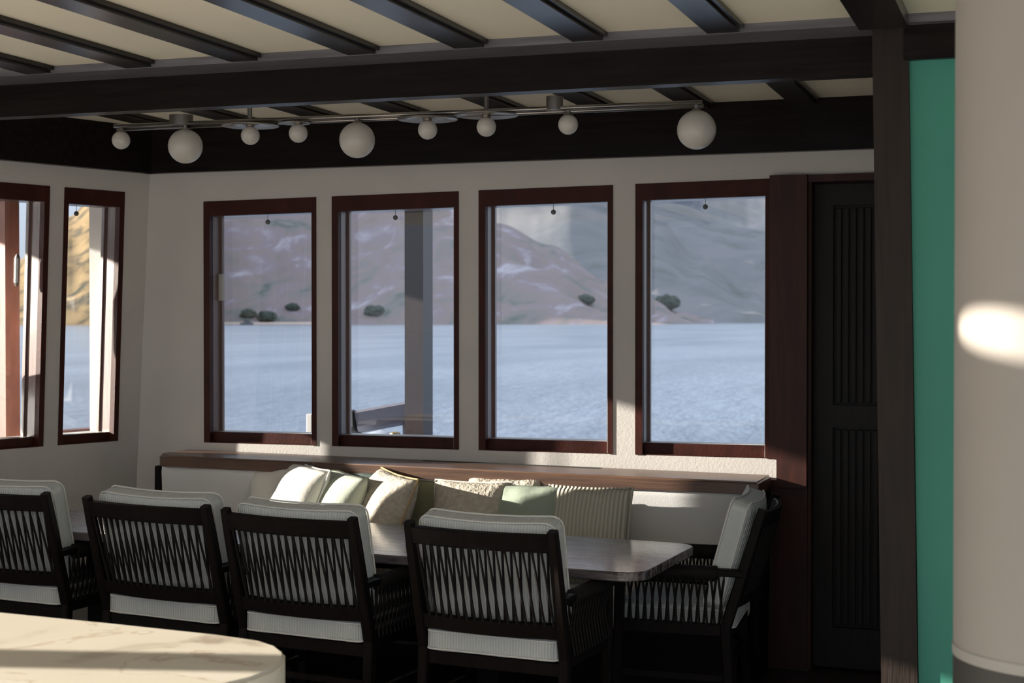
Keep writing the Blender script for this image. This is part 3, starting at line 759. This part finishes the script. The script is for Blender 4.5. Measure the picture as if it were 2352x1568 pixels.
# sea
def seamat():
    m = bpy.data.materials.new('sea_water'); m.use_nodes = True; t = m.node_tree; b = t.nodes['Principled BSDF']
    b.inputs['Base Color'].default_value = (.05,.09,.13,1); b.inputs['Roughness'].default_value = .22; b.inputs['Specular IOR Level'].default_value = .8
    tc = nd(t, 'ShaderNodeTexCoord'); mp = nd(t, 'ShaderNodeMapping'); mp.inputs['Scale'].default_value = (.5, .16, 1)
    mp.inputs['Rotation'].default_value = (0, 0, YAW)
    t.links.new(tc.outputs['Object'], mp.inputs[0])
    n = nd(t, 'ShaderNodeTexNoise'); n.inputs['Scale'].default_value = 1.2; n.inputs['Detail'].default_value = 6; n.inputs['Roughness'].default_value = .65
    t.links.new(mp.outputs[0], n.inputs[0])
    bp = nd(t, 'ShaderNodeBump'); bp.inputs['Strength'].default_value = 1.0; bp.inputs['Distance'].default_value = .9
    t.links.new(n.outputs[0], bp.inputs['Height']); t.links.new(bp.outputs[0], b.inputs['Normal'])
    # the wind does not reach the water under the far shore: ripples die out there
    ln = nd(t, 'ShaderNodeVectorMath'); ln.operation = 'LENGTH'; t.links.new(tc.outputs['Object'], ln.inputs[0])
    n3 = nd(t, 'ShaderNodeTexNoise'); n3.inputs['Scale'].default_value = .02; n3.inputs['Detail'].default_value = 5; t.links.new(tc.outputs['Object'], n3.inputs[0])
    ad = nd(t, 'ShaderNodeMath'); ad.operation = 'MULTIPLY_ADD'; ad.inputs[1].default_value = 120; t.links.new(n3.outputs[0], ad.inputs[0]); t.links.new(ln.outputs['Value'], ad.inputs[2])
    mr = nd(t, 'ShaderNodeMapRange'); mr.inputs[1].default_value = 180; mr.inputs[2].default_value = 330; mr.inputs[3].default_value = 1.0; mr.inputs[4].default_value = .12
    t.links.new(ad.outputs[0], mr.inputs[0]); t.links.new(mr.outputs[0], bp.inputs['Strength'])
    mp2 = nd(t, 'ShaderNodeMapping'); mp2.inputs['Scale'].default_value = (.06, .012, 1); mp2.inputs['Rotation'].default_value = (0, 0, YAW)
    t.links.new(tc.outputs['Object'], mp2.inputs[0])
    n2 = nd(t, 'ShaderNodeTexNoise'); n2.inputs['Scale'].default_value = 1.0; n2.inputs['Detail'].default_value = 8
    t.links.new(mp2.outputs[0], n2.inputs[0])
    r = nd(t, 'ShaderNodeValToRGB'); r.color_ramp.elements[0].position = .35; r.color_ramp.elements[1].position = .65
    r.color_ramp.elements[0].color = (.10,.14,.19,1); r.color_ramp.elements[1].color = (.19,.24,.31,1)
    t.links.new(n2.outputs[0], r.inputs[0]); t.links.new(r.outputs[0], b.inputs['Base Color'])
    return m
SEA_Z = -3.2
bm = B()
vv = [bm.verts.new(p) for p in ((-9000,-600,SEA_Z),(6000,-600,SEA_Z),(6000,9000,SEA_Z),(-9000,9000,SEA_Z))]; bm.faces.new(vv)
o_ = obj('sea', bm, seamat()); tag(o_, 'rippled blue-grey sea outside the windows', 'water', kind='structure')

# hills: each a sloping surface from its shore up to a crest, in azimuth steps
def hillmat(name, cols, scale):
    m = bpy.data.materials.new(name); m.use_nodes = True; t = m.node_tree; b = t.nodes['Principled BSDF']
    b.inputs['Roughness'].default_value = .95; b.inputs['Specular IOR Level'].default_value = .05
    tc = nd(t, 'ShaderNodeTexCoord'); n = nd(t, 'ShaderNodeTexNoise'); n.inputs['Scale'].default_value = scale; n.inputs['Detail'].default_value = 9; n.inputs['Roughness'].default_value = .6; n.inputs['Distortion'].default_value = .6
    mp = nd(t, 'ShaderNodeMapping'); mp.inputs['Scale'].default_value = (1, .35, 1.2); t.links.new(tc.outputs['Object'], mp.inputs[0]); t.links.new(mp.outputs[0], n.inputs[0])
    r = nd(t, 'ShaderNodeValToRGB'); el = r.color_ramp.elements
    el[0].position = cols[0][0]; el[0].color = c4(cols[0][1]); el[1].position = cols[-1][0]; el[1].color = c4(cols[-1][1])
    for p_, c in cols[1:-1]: q_ = el.new(p_); q_.color = c4(c)
    t.links.new(n.outputs[0], r.inputs[0]); t.links.new(r.outputs[0], b.inputs['Base Color'])
    return m
def interp(tab, x):
    if x <= tab[0][0]: return tab[0][1]
    for (a, va), (b_, vb) in zip(tab, tab[1:]):
        if x <= b_:
            f_ = (x-a)/(b_-a); f_ = f_*f_*(3-2*f_); return va+(vb-va)*f_
    return tab[-1][1]
def hill(name, label, m, prof, r0, depth, amp, seed, u0, u1, bulge=1.4, step=8):
    """prof: crest height angle by horizontal bearing (in focal units from the view axis)"""
    bm = B(); rows = 26; cols_ = int((u1-u0)/step); grid = []
    for i in range(cols_+1):
        u = u0+(u1-u0)*i/cols_; tanb = (u-1176)/FPX
        dirv = Vector((math.cos(YAW)*tanb-math.sin(YAW), math.sin(YAW)*tanb+math.cos(YAW), 0))
        rr0 = r0(u) if callable(r0) else r0
        crest = interp(prof, u)/FPX*(rr0+depth)
        col_ = []
        for j in range(rows+6):
            f_ = j/rows; dd = rr0+depth*f_
            base = crest*(1-(1-min(f_, 1))**bulge) if f_ <= 1 else crest*(1-(f_-1)*2.0)
            p = dirv*dd
            nv = noise.fractal(Vector((p.x/amp[1]+seed, p.y/amp[1], seed)), .9, 2.1, 6)
            rid = 1-abs(noise.noise(Vector((p.x/amp[1]*1.7, p.y/amp[1]*.7, seed+3))))*2
            h = base*(1+.0*nv)+amp[0]*(nv*.9+.55*rid-.3)*min(1, f_*3)*(1 if f_ < 1 else .6)
            h *= 1
            if f_ > .8 and f_ <= 1: h = h*(1-(f_-.8)*5*.7)+base*((f_-.8)*5*.7)
            col_.append(bm.verts.new((p.x, p.y, SEA_Z-.3+h+ (0 if j else -2))))
        grid.append(col_)
    for i in range(cols_):
        for j in range(rows+5): bm.faces.new([grid[i][j], grid[i+1][j], grid[i+1][j+1], grid[i][j+1]])
    o_ = obj(name, bm, m, smooth=True); tag(o_, label, 'hill'); return o_
mA = hillmat('headland_ground', [(.30,(.10,.14,.10)), (.40,(.24,.22,.20)), (.50,(.30,.235,.21)), (.57,(.29,.235,.24)), (.74,(.55,.51,.51))], .022)
mG = hillmat('golden_ground', [(.36,(.06,.065,.05)), (.45,(.15,.115,.075)), (.50,(.24,.17,.09)), (.62,(.30,.215,.115))], .03)
mB = hillmat('grass_ground', [(.32,(.14,.16,.13)), (.45,(.20,.20,.195)), (.6,(.245,.235,.23))], .010)
mC = hillmat('hazy_far_ground', [(.35,(.11,.125,.14)), (.6,(.17,.175,.19))], .004)  # distance haze is put into this ground colour as bluish grey
hill('coastal_hill', 'sunlit golden hillside seen through the left wall windows', mG, [(-200,0),(-40,60),(35,135),(100,190),(160,235),(215,278),(290,340),(420,400),(560,420)], 1500, 900, (30,260), 3.1, -240, 470)
hill('coastal_hill', 'mauve and white eroded headland behind the two left back windows', mA, [(300,300),(420,420),(900,400),(1000,330),(1140,235),(1260,180),(1400,95),(1500,45),(1560,5),(1700,-20)], 1750, 900, (34,240), 9.4, 380, 1640)
hill('coastal_hill', 'grey-green ridge sloping down behind the third and rightmost windows', mB, [(900,420),(1300,360),(1500,245),(1600,150),(1720,70),(1840,10),(1900,-20)], 2600, 1500, (26,500), 5.7, 1000, 1900)
hill('coastal_hill', 'paler ridge falling to the right behind the rightmost back window', mB, [(900,430),(1400,330),(1553,270),(1711,215),(1900,160),(2300,60)], 3600, 2000, (30,700), 14.2, 1000, 2300)
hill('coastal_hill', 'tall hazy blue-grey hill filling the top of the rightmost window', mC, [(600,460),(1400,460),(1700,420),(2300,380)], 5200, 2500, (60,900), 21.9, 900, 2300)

# things along the far shore
def at(u, v, dist):
    tb = (u-1176)/FPX; dv = Vector((math.cos(YAW)*tb-math.sin(YAW), math.sin(YAW)*tb+math.cos(YAW), 0))
    return Vector((0, 0, 1.72)) + dv*dist + Vector((0, 0, -(v-735)/FPX*dist))
bm = B(); ring = [at(u, 735, 1712) for u in range(500, 800, 10)]; back = [at(u, 735, 1790) for u in range(500, 800, 10)]
a_ = [bm.verts.new((p.x, p.y, SEA_Z+.15)) for p in ring]; b2 = [bm.verts.new((p.x, p.y, SEA_Z+4.5)) for p in back]
for i in range(len(a_)-1): bm.faces.new([a_[i], a_[i+1], b2[i+1], b2[i]])
tag(obj('beach', bm, mat('beach_sand', (.62,.47,.36), .9)), 'thin pale beach at the water line outside the leftmost back window', 'beach')
bt = empty('motor_boat', at(567, 748, 1650)); bt.location.z = SEA_Z; bt.rotation_euler = (0, 0, .3)
tag(bt, 'tiny dark boat at the beach outside the leftmost back window', 'boat')
bm = B(); box(bm, -7, 7, -2, 2, -.3, 2.4, bev=.7); obj('hull', bm, beadm, bt)
bm = B(); box(bm, -3, 4, -1.6, 1.6, 2.4, 6.4, bev=.5); obj('cabin', bm, beadm, bt)
from mathutils.bvhtree import BVHTree
HT = []
for h_ in [q_ for q_ in bpy.data.objects if q_.name.startswith('coastal_hill')]:
    HT.append(BVHTree.FromPolygons([v_.co.copy() for v_ in h_.data.vertices], [tuple(p_.vertices) for p_ in h_.data.polygons]))
treem = mat('tree_foliage', (.045,.062,.045), .95, col2=(.085,.10,.075), nscale=.3)
for (u, v, r_, lab) in ((570,722,9,'dark round tree above the boat outside the leftmost back window'), (612,730,11,'broad dark bush right of the boat outside the leftmost back window'), (672,706,8,'small dark tree at the right of the leftmost back window'),
                        (858,716,11,'dark green tree low behind the second back window'), (1345,690,10,'dark tree clump low at the right of the third back window'), (1530,700,15,'large dark tree clump at the shore in the rightmost back window')):
    o0 = Vector((0, 0, 1.72)); d0 = (at(u, v+4, 100)-o0).normalized(); best = None
    for tr_ in HT:
        h_ = tr_.ray_cast(o0, d0)
        if h_[0] is not None and (best is None or h_[3] < best[1]): best = (h_[0], h_[3])
    if best is None: continue
    p = best[0]; r_ *= best[1]/1745
    bm = B(); bmesh.ops.create_icosphere(bm, subdivisions=4, radius=1)
    for w_ in bm.verts:
        w_.co *= 1+.35*noise.noise(w_.co*2.3+Vector((u, 0, 0))); w_.co = Vector((w_.co.x*r_*1.0, w_.co.y*r_*.8, w_.co.z*r_*.62+r_*.5))
    o_ = obj('shore_tree', bm, treem, smooth=True); o_.location = (p.x, p.y, p.z-r_*.25); tag(o_, lab, 'tree', 'trees along the far shore')
